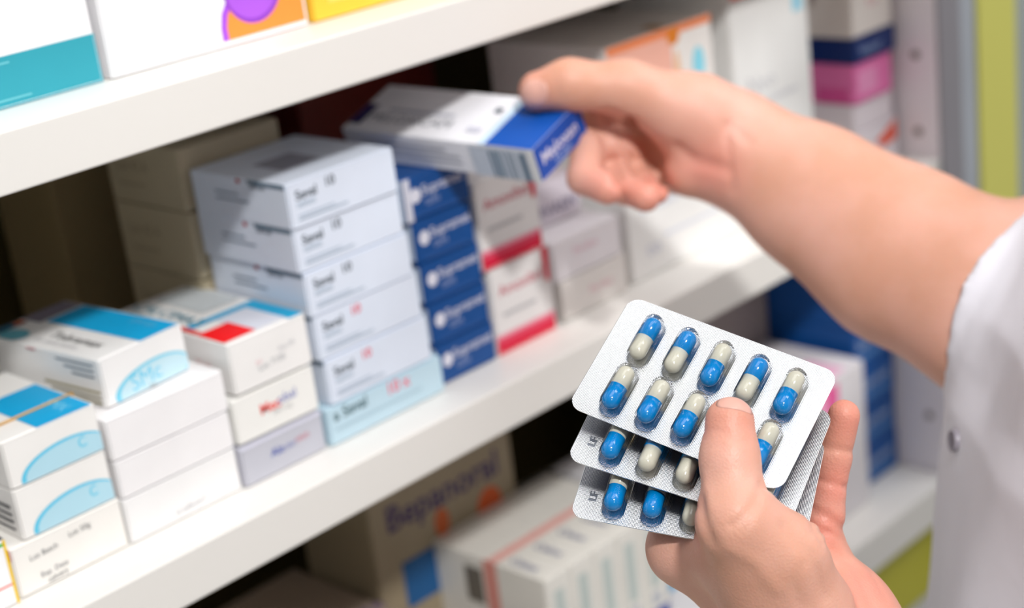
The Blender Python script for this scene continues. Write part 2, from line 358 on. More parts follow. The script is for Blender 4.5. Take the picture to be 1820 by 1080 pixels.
carton(.9020, 1.030, .8060, 1.1503, 1.2570, .125, 'large white carton with orange top edge and cyan dot, behind the wrist', '#f0ece8',
       front=[('R', '#f48a52', 0, .94, 1, 1), ('R', '#f6bba8', 0, .55, .6, .94), ('E', '#e4862c', .62, .93, .06, .07, 0), ('E', '#f3c39a', .64, .62, .03, .2, 0), ('E', '#8edcf0', .85, .66, .06, .13, 0),
              ('R', '#f8d8cc', .1, .35, .5, .5)],
       top=[('R', '#b98d4a', .5, .02, .62, .16)], left=[('R', '#b0593a', .05, .2, .9, .6)])
carton(1.062, 1.1720, .8110, B, 1.2850, .12, 'tall white carton with a red heading and light blue square', '#eeeeec',
       front=[('R', '#ee5a50', .02, .88, 1, 1), ('E', '#ef8a3c', .62, .89, .08, .03, 0), ('R', '#9fdcf2', .80, .76, .93, .87), ('T', '#d2d2d6', 'Neo', .15, .5, .02, 1), ('R', '#d9d9dc', .1, .45, .8, .47),
              ('E', '#f2703c', .10, .12, .07, .04, 0), ('R', '#e4e2e6', .1, .3, .8, .32)])
carton(1.222, 1.290, .800, B, 1.1060, .055, 'white carton with an orange-red corner at the bottom of the far right stack', '#ece4e9',
       front=[('P', '#f2674e', [(.45, .62), (.97, .98), (.97, .5), (.6, .42)])])
carton(1.220, 1.285, .802, 1.1062, 1.1325, .05, 'white carton under the pink one in the far right stack', '#ece3e8')
carton(1.2215, 1.283, .800, 1.1327, 1.1690, .055, 'bright pink carton in the far right stack', '#ee7ab6', front=[('R', '#f29cc9', .1, .2, .6, .8)], left=[('R', '#e0569c', .3, .0, .9, .4)])
carton(1.2225, 1.290, .799, 1.1692, 1.1925, .058, 'navy blue carton with pale lettering in the far right stack', '#0c2c6c', front=[('T', '#9fb4da', 'Visanor', .12, .3, .0105, 1)])
carton(1.2225, 1.288, .800, 1.1927, 1.2400, .055, 'cream carton topping the far right stack', '#ebe3dc', front=[('T', '#e9aab4', 'Rx', .4, .5, .012, 1)])

# ------------------------------------------------------------------ cartons, lower shelf
Lz = .7393
carton(.52, .695, .870, Lz, .8500, .16, 'broad greyish brown carton at the left of the lower shelf', '#a08f80', top=[('T', '#6d5a86', 'Forte', .70, .28, .022, 0), ('E', '#c8aab0', .55, .12, .12, .06, 0)])
carton(.700, .862, .925, Lz, 1.000, .09, 'tan carton with purple lettering and orange spots on the lower shelf', '#9d8f76',
       front=[('T', '#33205e', 'Bepanoral', .10, .62, .028, 0, True), ('E', '#d2702c', .50, .86, .08, .07, 0), ('E', '#cf5a24', .80, .52, .09, .07, 0), ('E', '#c45f2c', .46, .56, .05, .05, 0),
              ('R', '#1f5c94', .16, .34, .56, .50), ('R', '#a55a3a', .56, .34, .64, .44)])
slim = None
for k in range(5):
    xx = .762 + k * .0282
    lab = ['leftmost slim white carton of the bundle, red stripe down its side', 'second slim white carton from the left in the bundle on the lower shelf', 'middle slim white carton of the bundle on the lower shelf',
           'second slim white carton from the right in the bundle on the lower shelf', 'rightmost slim white carton of the bundle on the lower shelf'][k]
    if slim is None:
        slim = carton(xx, xx + .028, .800, Lz, .8740, .125, lab, '#e2dfd8', group='slim cartons in a row',
                      front=[('R', '#20409a', 0, 0, 1, .34), ('R', '#bcc6c2', .3, .5, .7, .9), ('R', '#b9bcc4', .3, .38, .7, .46)],
                      top=[('R', '#e5a8a0', 0, .42, 1, .50), ('T', '#6a6f92', 'Celox', .25, .36, .0105, -90, True)],
                      left=[('R', '#d68f84', .46, .0, .58, 1), ('R', '#6c665e', .28, .68, .44, .92)])
    else: copy_carton(slim, W(xx, .800, Lz), lab)
carton(.9070, 1.03, .802, Lz, .8780, .12, 'white carton with a light blue stripe behind the blister-holding hand', '#d9d8dc', front=[('P', '#5fa6cf', [(0, .36), (.6, .42), (.6, .5), (0, .44)])])
carton(1.085, 1.212, .800, Lz, .8890, .11, 'white carton with pink patches beside the holding fingers, lower shelf', '#e2dde0',
       front=[('R', '#ea5f9e', .50, .5, .66, .96), ('R', '#f0a8c8', .3, .8, .5, .96)], top=[('R', '#efb4d0', .55, .02, .8, .4)])
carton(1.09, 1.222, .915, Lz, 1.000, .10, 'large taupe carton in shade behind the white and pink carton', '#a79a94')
lb = None
for k in range(6):
    z0 = Lz + k * .0425
    lab = ['blue carton at the foot of the lower right stack', 'blue carton, second from the foot of the lower right stack', 'blue carton, third from the foot of the lower right stack',
           'blue carton, third from the top of the lower right stack', 'blue carton, second from the top of the lower right stack', 'topmost blue carton of the lower right stack'][k]
    if lb is None: lb = carton(1.2260, 1.2930, .818, z0, z0 + .0423, .10, lab, '#0f4f96', front=[('T', '#9fb4d4', 'Supramet', .08, .45, .012, 1, True), ('R', '#4a7cb8', .1, .15, .9, .3)], group='blue cartons of the lower right stack')
    else: copy_carton(lb, W(1.2260, .818 + .001 * (k % 2), z0), lab)

# ------------------------------------------------------------------ held carton
def rod(w):
    w = np.array(w); t = np.linalg.norm(w); k = w / t; K = np.array([[0, -k[2], k[1]], [k[2], 0, -k[0]], [-k[1], k[0], 0]])
    return np.eye(3) + math.sin(t) * K + (1 - math.cos(t)) * K @ K
def mtx(ex, ey, ez, o):
    ex, ey, ez = C2W @ ex, C2W @ ey, C2W @ ez
    return Matrix(((ex[0], ey[0], ez[0], o[0]), (ex[1], ey[1], ez[1], o[1]), (ex[2], ey[2], ez[2], o[2]), (0, 0, 0, 1)))
RH = rod([-.823, .529, .422]); tH = np.array([.011, -.086, .911])
hw, hd, hh = .050, .146, .022
org = cam2w(tH + RH[:, 2] * hh)
carton(0, 0, 0, 0, 0, 0, 'white and blue carton pinched in the reaching hand above the blue stack', '#eeedf2', flapcol='#0f4fae', matrix=mtx(-RH[:, 1], -RH[:, 0], -RH[:, 2], org), dims=(hw, hd, hh),
       front=[('T', '#d4d4ea', 'Meloxan', .10, .38, .0108, 0, True), ('T', '#9fb4e0', '15 mg', .30, .10, .007, 0, True)],
       top=[('R', '#0f57b8', 0, 0, 1, .235), ('R', '#cfe6f8', 0, .235, 1, .27), ('T', '#7d8088', 'MELOXICAM', .22, .92, .0115, -90), ('R', '#b6b8c4', .45, .5, .5, .85),
            ('R', '#22105a', .12, .93, .55, .99), ('R', '#42505c', .62, .30, .72, .335), ('R', '#c9c9d6', .2, .31, .3, .38)],
       left=[('R', '#b4b6bf', .1, .25, .62, .32), ('R', '#b4b6bf', .1, .45, .62, .52), ('R', '#b4b6bf', .1, .65, .55, .72), ('R', '#c3cad6', .68, 0, 1, .93),
             ('R', '#5e7488', .775, .0, .79, .85), ('R', '#6d8294', .80, .0, .825, .85), ('R', '#7a8c9d', .84, .0, .85, .85), ('R', '#6d8294', .87, .0, .88, .85), ('R', '#7a8c9d', .895, .0, .90, .85),
             ('R', '#5e7488', .93, .0, .955, .85), ('R', '#e4e4e4', .97, 0, 1, 1)])

# ------------------------------------------------------------------ blister packs
def foil_material():
    m = bpy.data.materials.new('foil'); m.use_nodes = True; n = m.node_tree.nodes; L = m.node_tree.links; b = n['Principled BSDF']
    b.inputs['Base Color'].default_value = (.90, .91, .93, 1); b.inputs['Metallic'].default_value = 1.0; b.inputs['Roughness'].default_value = .13
    t = n.new('ShaderNodeTexCoord'); mp = n.new('ShaderNodeMapping'); mp.inputs['Rotation'].default_value = (0, 0, math.radians(45)); mp.inputs['Scale'].default_value = (2 * math.pi / .00088,) * 3
    s = n.new('ShaderNodeSeparateXYZ'); L.new(t.outputs['Object'], mp.inputs[0]); L.new(mp.outputs[0], s.inputs[0])
    a = n.new('ShaderNodeMath'); a.operation = 'SINE'; c = n.new('ShaderNodeMath'); c.operation = 'SINE'; p = n.new('ShaderNodeMath'); p.operation = 'MULTIPLY'
    L.new(s.outputs[0], a.inputs[0]); L.new(s.outputs[1], c.inputs[0]); L.new(a.outputs[0], p.inputs[0]); L.new(c.outputs[0], p.inputs[1])
    bp = n.new('ShaderNodeBump'); bp.inputs['Strength'].default_value = 1.0; bp.inputs['Distance'].default_value = .000038
    L.new(p.outputs[0], bp.inputs['Height']); L.new(bp.outputs[0], b.inputs['Normal'])
    return m
def clear_material():
    m = bpy.data.materials.new('clear_plastic'); m.use_nodes = True; n = m.node_tree.nodes; L = m.node_tree.links; n.clear()
    o = n.new('ShaderNodeOutputMaterial'); mx = n.new('ShaderNodeMixShader'); tr = n.new('ShaderNodeBsdfTransparent'); gl = n.new('ShaderNodeBsdfGlossy'); fr = n.new('ShaderNodeFresnel')
    nz = n.new('ShaderNodeTexNoise'); nz.inputs['Scale'].default_value = 300; rr = n.new('ShaderNodeMapRange'); rr.inputs[3].default_value = .04; rr.inputs[4].default_value = .10
    L.new(nz.outputs['Fac'], rr.inputs[0]); L.new(rr.outputs[0], gl.inputs['Roughness'])
    tr.inputs[0].default_value = (.965, .97, .98, 1); fr.inputs[0].default_value = 1.2
    L.new(fr.outputs[0], mx.inputs[0]); L.new(tr.outputs[0], mx.inputs[1]); L.new(gl.outputs[0], mx.inputs[2]); L.new(mx.outputs[0], o.inputs[0])
    return m
FOIL, CLEAR = foil_material(), clear_material()
CBLUE = mat('capsule_blue', '#0084cb', rough=.14, spec=.6, var=.03, scale=60, coat=.5)
CCREAM = mat('capsule_cream', '#cfcbb9', rough=.14, spec=.6, var=.02, scale=60, coat=.5)
BW, BH = .097, .061
def rounded_rect(w, h, r, n=8):
    pts = []
    for cx, cy, a0 in ((w/2-r, h/2-r, 0), (-w/2+r, h/2-r, 90), (-w/2+r, -h/2+r, 180), (w/2-r, -h/2+r, 270)):
        for i in range(n + 1):
            a = math.radians(a0 + 90 * i / n); pts.append((cx + r * math.cos(a), cy + r * math.sin(a)))
    return pts
def foil_bm():
    bm = bmesh.new(); ps = rounded_rect(BW, BH, .006)
    t = [bm.verts.new((x, y, 0)) for x, y in ps]; b = [bm.verts.new((x, y, -.0003)) for x, y in ps]
    bm.faces.new(t); bm.faces.new(b[::-1])
    for i in range(len(ps)): j = (i + 1) % len(ps); bm.faces.new([t[i], b[i], b[j], t[j]])
    return bm
def capsule_half(r, y0, y1, cap_end, n=24):   # lathe along y; hemisphere at y1
    bm = bmesh.new(); s = 1 if y1 > y0 else -1
    prof = [(r * .93, y0), (r, y0 + s * .0001), (r, y1 - s * r)]
    for i in range(1, 9):
        a = math.radians(90 * i / 8); prof.append((r * math.cos(a), y1 - s * r + s * r * math.sin(a)))
    rings = []
    for rr, y in prof:
        if rr < 1e-5: rings.append([bm.verts.new((0, y, 0))]); continue
        rings.append([bm.verts.new((rr * math.cos(2*math.pi*k/n), y, rr * math.sin(2*math.pi*k/n))) for k in range(n)])
    for A_, B_ in zip(rings, rings[1:]):
        for k in range(n):
            f = [A_[k], A_[(k+1) % n]] + ([B_[0]] if len(B_) == 1 else [B_[(k+1) % n], B_[k]])
            if s > 0: f = f[::-1]
            bm.faces.new(f)
    me = bpy.data.meshes.new('half'); bm.to_mesh(me); bm.free(); me.polygons.foreach_set('use_smooth', [True] * len(me.polygons)); return me
def pocket_mesh():
    # stadium footprint 24.5 x 9.8 mm, swelling to a rounded top
    bm = bmesh.new(); R0, H = .0049, .0083; hl = .0125 - R0
    rings = []
    for lvl, (off, z) in enumerate([(.0012, 0), (.0003, .0001), (0, .0006), (-.0002, .0035), (-.0006, .0055), (-.0014, .0070), (-.0026, .0079), (-.0040, .0083)]):
        r = R0 + off; ring = []
        for cy, a0 in ((hl, 0), (-hl, 180)):
            for i in range(13):
                a = math.radians(a0 + 180 * i / 12); ring.append(bm.verts.new((r * math.cos(a), cy + r * math.sin(a), z)))
        rings.append(ring)
    n = len(rings[0])
    for A_, B_ in zip(rings, rings[1:]):
        for k in range(n): bm.faces.new([A_[k], A_[(k+1) % n], B_[(k+1) % n], B_[k]])
    bm.faces.new(rings[-1])
    me = bpy.data.meshes.new('pocket'); bm.to_mesh(me); bm.free(); me.polygons.foreach_set('use_smooth', [True] * len(me.polygons)); me.materials.append(CLEAR); return me
CAPM = capsule_half(.00408, -.0003, .0105, 1); CAPM.materials.append(CBLUE)
BODM = capsule_half(.00388, .0008, -.0108, 1); BODM.materials.append(CCREAM)
POCK = pocket_mesh()
def blister(pat1, pat2, label, M, letters):
    root = bpy.data.objects.new('blister_pack', None); C.objects.link(root)
    tag(root, label, 'blister pack', 'capsule blister packs fanned in the hand')
    link('foil_sheet', foil_bm(), FOIL, root)
    bk = foil_bm(); bmesh.ops.scale(bk, vec=(.995, .995, .6), verts=bk.verts); bmesh.ops.translate(bk, vec=(0, 0, -.0003), verts=bk.verts)
    link('added_backing', bk, mat('backing', '#3c4254', rough=.5), root)  # unseen dark layer added so the sheets below reflect something dark
    for row, pat in ((0, pat1), (1, pat2)):
        for c_, up in enumerate(pat):
            x = (c_ - 2) * .0165 + (.0012 if row == 0 else .0016); y = .0112 if row == 0 else -.0155
            p = bpy.data.objects.new('pocket', POCK); C.objects.link(p); p.parent = root; p.location = (x, y, .0001)
            b = bpy.data.objects.new('capsule', BODM); C.objects.link(b); b.parent = root; b.location = (x, y - .0002, .0042)
            b.rotation_euler = (0, 0, (0 if up else math.pi) + random.uniform(-.02, .02))
            k = bpy.data.objects.new('capsule_cap', CAPM); C.objects.link(k); k.parent = b
    if letters:
        vs, fs = text_mesh('LF', True); bm = bmesh.new()
        bv = [bm.verts.new((-.0435 - yy * .0050 + .004, -.021 + xx * .0050, .00022)) for xx, yy in vs]
        for f in fs:
            try: bm.faces.new([bv[i] for i in f])
            except ValueError: pass
        r = bmesh.ops.extrude_face_region(bm, geom=list(bm.faces))
        e = link('embossed_lettering', bm, mat('foil_letters', '#b2b7c1', rough=.35, metal=1.0), root)
    root.matrix_world = M
    return root
R1 = rod([-.546, .28, .448]); t1 = np.array([.080, .036, .684])
def blister_matrix(ang, k, bl=None, tilt=0.0):
    ex, ey, ez = R1[:, 0], -R1[:, 1], -R1[:, 2]
    a = math.radians(ang); ex2 = ex * math.cos(a) + ey * math.sin(a); ey2 = -ex * math.sin(a) + ey * math.cos(a)
    ez0 = ez; b = math.radians(tilt); ey2, ez = ey2 * math.cos(b) - ez * math.sin(b), ez * math.cos(b) + ey2 * math.sin(b)
    if bl is None: t = t1
    else:                                     # place its lower left corner in the plane k behind the first sheet
        c0 = t1 - ez0 * k; ry = np.array([(bl[0] - PX) / FPX, (bl[1] - PY) / FPX, 1.0])
        P = ry * (c0.dot(ez0) / ry.dot(ez0)); t = P + ex2 * BW / 2 + ey2 * BH / 2
    return mtx(ex2, ey2, ez, cam2w(t))
blister([1, 1, 0, 1, 0], [0, 0, 0, 1, 0], 'front blister pack of ten blue and cream capsules, under the thumb', blister_matrix(0, 0), False)
blister([1, 0, 1, 0, 1], [0, 1, 1, 0, 1], 'middle blister pack, mostly covered by the front one', blister_matrix(5.0, .0095, (1006, 815), 5.0), True)
blister([0, 1, 0, 1, 0], [0, 0, 1, 0, 1], 'rearmost blister pack, lowest of the three in the hand', blister_matrix(13.5, .0185, (1012, 917), 8.0), True)

# ------------------------------------------------------------------ the person
VF = C2W[:, 2]                                # depth axis, for limbs flatter in depth than wide
def smin(a, b, k):
    h = np.clip(.5 + .5 * (b - a) / k, 0, 1); return b * (1 - h) + a * h - k * h * (1 - h)
def cone(P, a, b, ra, rb, s=1.0):
    if s != 1.0:
        P = P + (s - 1) * (P @ VF)[:, None] * VF; a = a + (s - 1) * (a @ VF) * VF; b = b + (s - 1) * (b @ VF) * VF
    ab = b - a; L2 = ab @ ab
    t = np.clip(((P - a) @ ab) / L2, 0, 1)
    return np.linalg.norm(P - a - t[:, None] * ab, axis=1) - (ra + (rb - ra) * t)
def pts(lst): return [(at(x, y, d), r * d / FPX) for x, y, d, r in lst]
def chain(P, lst, k=.004, s=1.0):
    d = None
    for (a, ra), (b, rb) in zip(lst, lst[1:]):
        c = cone(P, a, b, ra, rb, s); d = c if d is None else smin(d, c, k)
    return d
# torso frame
TC = at(2185, 700, .80); FW = np.array([-.69, .72, 0.]); FW /= np.linalg.norm(FW); LT = np.array([FW[1], -FW[0], 0.])   # facing, person's right
SHR = np.array([TC[0], TC[1], 0]) - FW * .09 + LT * .185 + np.array([0, 0, 1.36]); SHL = np.array([TC[0], TC[1], 0]) - FW * .09 - LT * .185 + np.array([0, 0, 1.36])

# left hand (holding the blister packs)
LT_thumb = pts([(1297, 749, .655, 44), (1297, 815, .652, 49), (1306, 925, .645, 60), (1395, 1110, .668, 92)])
L_index = pts([(1218, 976, .692, 55), (1240, 800, .716, 36), (1290, 715, .716, 33), (1340, 690, .706, 30)])
L_middle = pts([(1300, 985, .712, 60), (1330, 800, .722, 36), (1362, 690, .718, 33), (1390, 670, .708, 30)])
L_ring = pts([(1385, 975, .712, 56), (1393, 820, .722, 35), (1405, 730, .716, 32), (1420, 705, .708, 29)])
L_pinky = pts([(1455, 985, .703, 46), (1466, 915, .700, 33), (1481, 812, .697, 31), (1500, 738, .692, 28.5)])
L_palm = [pts([(1218, 976, .692, 55), (1400, 1110, .705, 88)]), pts([(1300, 985, .712, 60), (1430, 1110, .71, 90)]), pts([(1385, 985, .712, 56), (1450, 1110, .71, 90)]),
          pts([(1462, 1000, .706, 50), (1490, 1105, .70, 102), (1520, 1280, .70, 105)]), pts([(1400, 1110, .69, 90), (1505, 1290, .70, 100)])]
L_web = pts([(1214, 970, .690, 50), (1305, 985, .668, 60), (1395, 1080, .676, 80)])
L_thenar = pts([(1318, 928, .645, 56), (1398, 985, .650, 64), (1425, 1080, .665, 90)])
L_arm = pts([(1510, 1280, .70, 104), (1640, 1430, .69, 128), (1950, 1720, .67, 160)])
def left_arm(P):
    palm = None
    for l in L_palm:
        c = chain(P, l, .01); palm = c if palm is None else smin(palm, c, .012)
    arm = chain(P, L_arm, .02, 1.1); palm = smin(palm, arm, .02)
    up = cone(P, L_arm[-1][0], SHL, .040, .048); palm = smin(palm, up, .02)
    palm = smin(palm, chain(P, L_web, .01), .014)
    d = smin(smin(palm, chain(P, L_thenar, .01), .012), chain(P, LT_thumb, .006), .012)
    for f in (L_index, L_middle, L_ring, L_pinky):
        d2 = smin(palm, chain(P, f, .003), .007); d = np.minimum(d, d2) if f is not L_pinky else smin(d, d2, .001)
    return crease(P, d, L_creases)
L_creases, R_creases = [], []
def crease(P, d, lst):
    for line, w, amt in lst:
        ln = np.array(line); near = ((P > ln.min(0) - 3 * w) & (P < ln.max(0) + 3 * w)).all(1)
        if not near.any(): continue
        Q = P[near]; m = None
        for a, b in zip(line, line[1:]):
            if np.linalg.norm(b - a) < 1e-6: continue
            c = cone(Q, a, b, 0, 0); m = c if m is None else np.minimum(m, c)
        d = d.copy(); d[near] += amt * np.exp(-(m / w) ** 2)
    return d
def find_creases(f, spec, d0, d1):
    out = []
    for line, w, amt in spec:
        P = []
        for (x0, y0), (x1, y1) in zip(line, line[1:]):
            for t in np.linspace(0, 1, 5)[(1 if P else 0):]:
                px, py = x0 + (x1 - x0) * t, y0 + (y1 - y0) * t; ds = np.linspace(d0, d1, 260)
                Q = np.array([at(px, py, q) for q in ds]); v = f(Q); k = int(np.argmax(v < 0)) if (v < 0).any() else int(np.argmin(v))
                P.append(Q[k])
        out.append((P, w, amt))
    return out
# right hand (reaching with the carton)
R_thumb = pts([(957, 162, .938, 36), (1012, 150, .936, 42), (1115, 158, .940, 48), (1235, 206, .950, 70)])
R_index = pts([(1155, 222, .980, 44), (1104, 214, .984, 28), (1058, 204, .966, 26), (1032, 232, .966, 22)])
R_middle = pts([(1165, 262, .985, 42), (1046, 260, .956, 32), (1038, 316, .940, 30), (1080, 336, .928, 28)])
R_ring = pts([(1185, 288, .985, 40), (1088, 296, .970, 27), (1110, 336, .946, 27), (1148, 351, .932, 26)])
R_pinky = pts([(1205, 312, .975, 34), (1128, 302, .975, 23), (1145, 326, .958, 22), (1168, 342, .945, 21)])
R_palm = [pts([(1158, 224, .984, 44), (1290, 240, .963, 68)]), pts([(1168, 264, .994, 44), (1290, 270, .970, 72)]), pts([(1192, 294, .990, 42), (1290, 285, .965, 60)]),
          pts([(1226, 305, .955, 44), (1285, 292, .953, 56)]), pts([(1235, 206, .950, 70), (1310, 262, .955, 84)])]
R_arm = pts([(1310, 262, .955, 86), (1450, 352, .945, 108), (1600, 452, .92, 138), (1790, 545, .885, 158), (1890, 600, .875, 160)])
def right_arm(P):
    palm = None
    for l in R_palm:
        c = chain(P, l, .008); palm = c if palm is None else smin(palm, c, .012)
    arm = chain(P, R_arm, .03, 1.25); palm = smin(palm, arm, .016)
    up = cone(P, R_arm[-1][0], SHR, .040, .050); palm = smin(palm, up, .02)
    d = smin(palm, chain(P, R_thumb, .008), .012)
    for f in (R_index, R_middle, R_ring, R_pinky):
        d = smin(d, smin(palm, chain(P, f, .003), .006), .0008)
    return crease(P, d, R_creases)
L_creases = find_creases(left_arm, [
    ([(1448, 790), (1480, 797), (1518, 803)], .0012, .0010), ([(1442, 850), (1470, 856), (1506, 866)], .0013, .0012), ([(1440, 904), (1470, 918), (1502, 942)], .0018, .0018),
    ([(1248, 768), (1270, 764), (1292, 768)], .0011, .0005), ([(1252, 780), (1290, 778), (1330, 786)], .0012, .0005), ([(1256, 792), (1285, 792)], .0010, .0004),
    ([(1354, 858), (1346, 885), (1325, 915), (1300, 935)], .0016, .0012), ([(1350, 890), (1335, 925), (1318, 945)], .0012, .0006),
    ([(1354, 862), (1400, 890), (1440, 925), (1462, 965)], .0015, .0010), ([(1440, 945), (1475, 945), (1512, 965)], .0012, .0010),
    ([(1395, 935), (1440, 985), (1468, 1060)], .0030, .0010), ([(1470, 965), (1520, 1010), (1550, 1078)], .0020, .0009), ([(1490, 960), (1545, 1010), (1572, 1060)], .0014, .0005),
    ([(1430, 1000), (1410, 1035), (1420, 1070)], .0020, .0006), ([(1245, 893), (1252, 930), (1262, 960)], .0030, .0018), ([(1185, 930), (1225, 912), (1244, 897)], .0012, .0007),
    ([(1300, 975), (1345, 1000), (1380, 1045)], .0030, -.0008), ([(1255, 850), (1262, 900)], .0030, -.0006)], .60, .76)
R_creases = find_creases(right_arm, [
    ([(1085, 203), (1115, 215), (1145, 245), (1166, 285)], .0040, .0110), ([(1166, 285), (1180, 335)], .0028, .0035), ([(1125, 225), (1160, 268)], .0025, .0040),
    ([(1075, 240), (1082, 275), (1100, 322)], .0034, .0055), ([(1072, 208), (1105, 250), (1145, 315)], .0020, .0024), ([(1045, 232), (1060, 228), (1078, 240)], .0022, .0030),
    ([(1106, 328), (1111, 375)], .0018, .0026), ([(1290, 222), (1296, 280), (1302, 338)], .0022, .0012), ([(1205, 262), (1235, 285), (1290, 300)], .0040, .0020),
    ([(1300, 222), (1330, 250)], .0030, .0008), ([(985, 128), (995, 170)], .0016, .0004)], .80, 1.08)
def rest(P):                                   # neck, head, trunk, legs: hidden in the coat or beyond the frame
    Z = np.array([0, 0, 1.0]); c = np.array([TC[0], TC[1], 0]); P = P + np.interp(P[:, 2], [1.10, 1.36], [0, .095])[:, None] * FW
    d = cone(P, c + Z * 1.40, c + FW * .02 + Z * 1.52, .055, .052)
    d = smin(d, cone(P, c + FW * .03 + Z * 1.60, c + FW * .015 + Z * 1.665, .075, .092), .02)
    d = smin(d, cone(P, c + FW * .085 + Z * 1.545, c + FW * .06 + Z * 1.56, .022, .04), .03)       # chin
    d = smin(d, cone(P, c + FW * .118 + Z * 1.635, c + FW * .128 + Z * 1.605, .008, .013), .012)     # nose
    d = smin(d, cone(P, c - LT * .13 + Z * 1.34, c + LT * .13 + Z * 1.34, .062, .062), .03)
    d = smin(d, cone(P, c + Z * 1.3, c + Z * .95, .10, .11), .06)
    for s in (-1, 1):
        d = smin(d, cone(P, c + LT * s * .088 + FW * .01 + Z * 1.60, c + LT * s * .088 + FW * .01 + Z * 1.63, .010, .016), .008)   # ears
        d = smin(d, cone(P, c + LT * .085 * s + Z * .90, c + LT * .095 * s + Z * .48, .082, .055), .03)
        d = smin(d, cone(P, c + LT * .095 * s + Z * .48, c + LT * .10 * s + Z * .07, .052, .038), .02)
        d = smin(d, cone(P, c + LT * .10 * s + Z * .045, c + LT * .11 * s + FW * .15 + Z * .035, .045, .034), .02)
    return d

def mesh_sdf(f, lo, hi, h, name):
    lo = np.array(lo); nb = np.ceil((np.array(hi) - lo) / (8 * h)).astype(int)
    gi = np.stack(np.meshgrid(*[np.arange(k) for k in nb], indexing='ij'), -1).reshape(-1, 3)
    cen = lo + (gi + .5) * 8 * h; keep = []
    for i in range(0, len(cen), 200000):
        keep.append(np.abs(f(cen[i:i+200000])) < 8 * h * .866 * 1.25 + .003)
    B_ = gi[np.concatenate(keep)]
    loc = np.stack(np.meshgrid(*[np.arange(9)] * 3, indexing='ij'), -1).reshape(-1, 3)
    big = nb * 8 + 2
    def key(g): return (g[..., 0] * big[1] + g[..., 1]) * big[2] + g[..., 2]
    verts, vkeys, quads = [], [], []
    co = np.array([[i, j, k] for i in (0, 1) for j in (0, 1) for k in (0, 1)])
    edges = [(a, b) for a in range(8) for b in range(a + 1, 8) if np.abs(co[a] - co[b]).sum() == 1]
    for s0 in range(0, len(B_), 400):
        b = B_[s0:s0+400]; g = b[:, None, :] * 8 + loc[None]
        V = f((lo + g.reshape(-1, 3) * h)).reshape(len(b), 9, 9, 9)
        corners = np.stack([V[:, i:i+8, j:j+8, k:k+8] for i, j, k in co], -1)
        neg = corners < 0; mixed = neg.any(-1) & ~neg.all(-1)
        w = np.argwhere(mixed); cv = corners[mixed]
        acc = np.zeros((len(w), 3)); cnt = np.zeros(len(w))
        for a, c in edges:
            va, vc = cv[:, a], cv[:, c]; m = (va < 0) != (vc < 0)
            t = np.where(m, va / np.where(m, va - vc, 1), 0)
            p = co[a] + t[:, None] * (co[c] - co[a]); acc += p * m[:, None]; cnt += m
        cell = b[w[:, 0]] * 8 + w[:, 1:]
        verts.append(lo + (cell + acc / cnt[:, None]) * h); vkeys.append(key(cell))
        for ax in range(3):
            o1, o2 = [(1, 2), (2, 0), (0, 1)][ax]
            sl0 = [slice(0, 8)] * 3; sl1 = list(sl0); sl1[ax] = slice(1, 9)
            A0 = V[(slice(None),) + tuple(sl0)]; A1 = V[(slice(None),) + tuple(sl1)]
            ch = (A0 < 0) != (A1 < 0); w2 = np.argwhere(ch); gg = b[w2[:, 0]] * 8 + w2[:, 1:]
            flip = A0[ch] < 0; e1 = np.zeros(3, int); e1[o1] = 1; e2 = np.zeros(3, int); e2[o2] = 1
            q = np.stack([key(gg - e1 - e2), key(gg - e2), key(gg), key(gg - e1)], 1)
            q[~flip] = q[~flip][:, ::-1]; quads.append(q)
    verts = np.concatenate(verts); vkeys = np.concatenate(vkeys); quads = np.concatenate(quads)
    o = np.argsort(vkeys); sk = vkeys[o]; ix = np.searchsorted(sk, quads); ix = np.clip(ix, 0, len(sk) - 1)
    ok = (sk[ix] == quads).all(1); return verts, o[ix[ok]]

def to_mesh(name, parts):
    V, Q, n = [], [], 0
    for v, q in parts: V.append(v); Q.append(q + n); n += len(v)
    V = np.concatenate(V); Q = np.concatenate(Q)
    me = bpy.data.meshes.new(name); me.vertices.add(len(V)); me.vertices.foreach_set('co', V.ravel())
    me.loops.add(len(Q) * 4); me.loops.foreach_set('vertex_index', Q.ravel().astype(np.int32))
    me.polygons.add(len(Q)); me.polygons.foreach_set('loop_start', np.arange(0, len(Q) * 4, 4, dtype=np.int32))
    me.polygons.foreach_set('use_smooth', np.ones(len(Q), bool)); me.update(calc_edges=True); me.validate(); return me, V

def bounds(lst, pad=.02):
    A_ = np.array([p - r - pad for p, r in lst]); B_ = np.array([p + r + pad for p, r in lst]); return A_.min(0), B_.max(0)
la = LT_thumb + L_index + L_middle + L_ring + L_pinky + sum(L_palm, []) + L_arm + [(SHL, .05)]
ra = R_thumb + R_index + R_middle + R_ring + R_pinky + sum(R_palm, []) + R_arm + [(SHR, .05)]
P1 = mesh_sdf(left_arm, *bounds(la), .0014, 'l'); P2 = mesh_sdf(right_arm, *bounds(ra), .0018, 'r')
c_ = np.array([TC[0], TC[1], 0]); P3 = mesh_sdf(rest, c_ + [-.35, -.35, -.02], c_ + [.35, .35, 1.80], .006, 'b')
body_me, BV = to_mesh('person', [P1, P2, P3])
tips = [LT_thumb[0][0], L_pinky[-1][0], R_middle[-1][0], R_ring[-1][0], R_thumb[0][0], at(1240, 905, .66), at(1290, 712, .64), R_pinky[-1][0], at(1475, 940, .69), at(1260, 300, .93), at(1560, 1030, .68), at(1490, 860, .69)]
fl = np.zeros(len(BV))
for t_, r_ in zip(tips, [.010, .014, .013, .013, .010, .010, .008, .013, .012, .016, .016, .012]):
    fl = np.maximum(fl, np.exp(-(np.linalg.norm(BV - t_, axis=1) / (r_ * 1.25)) ** 2))
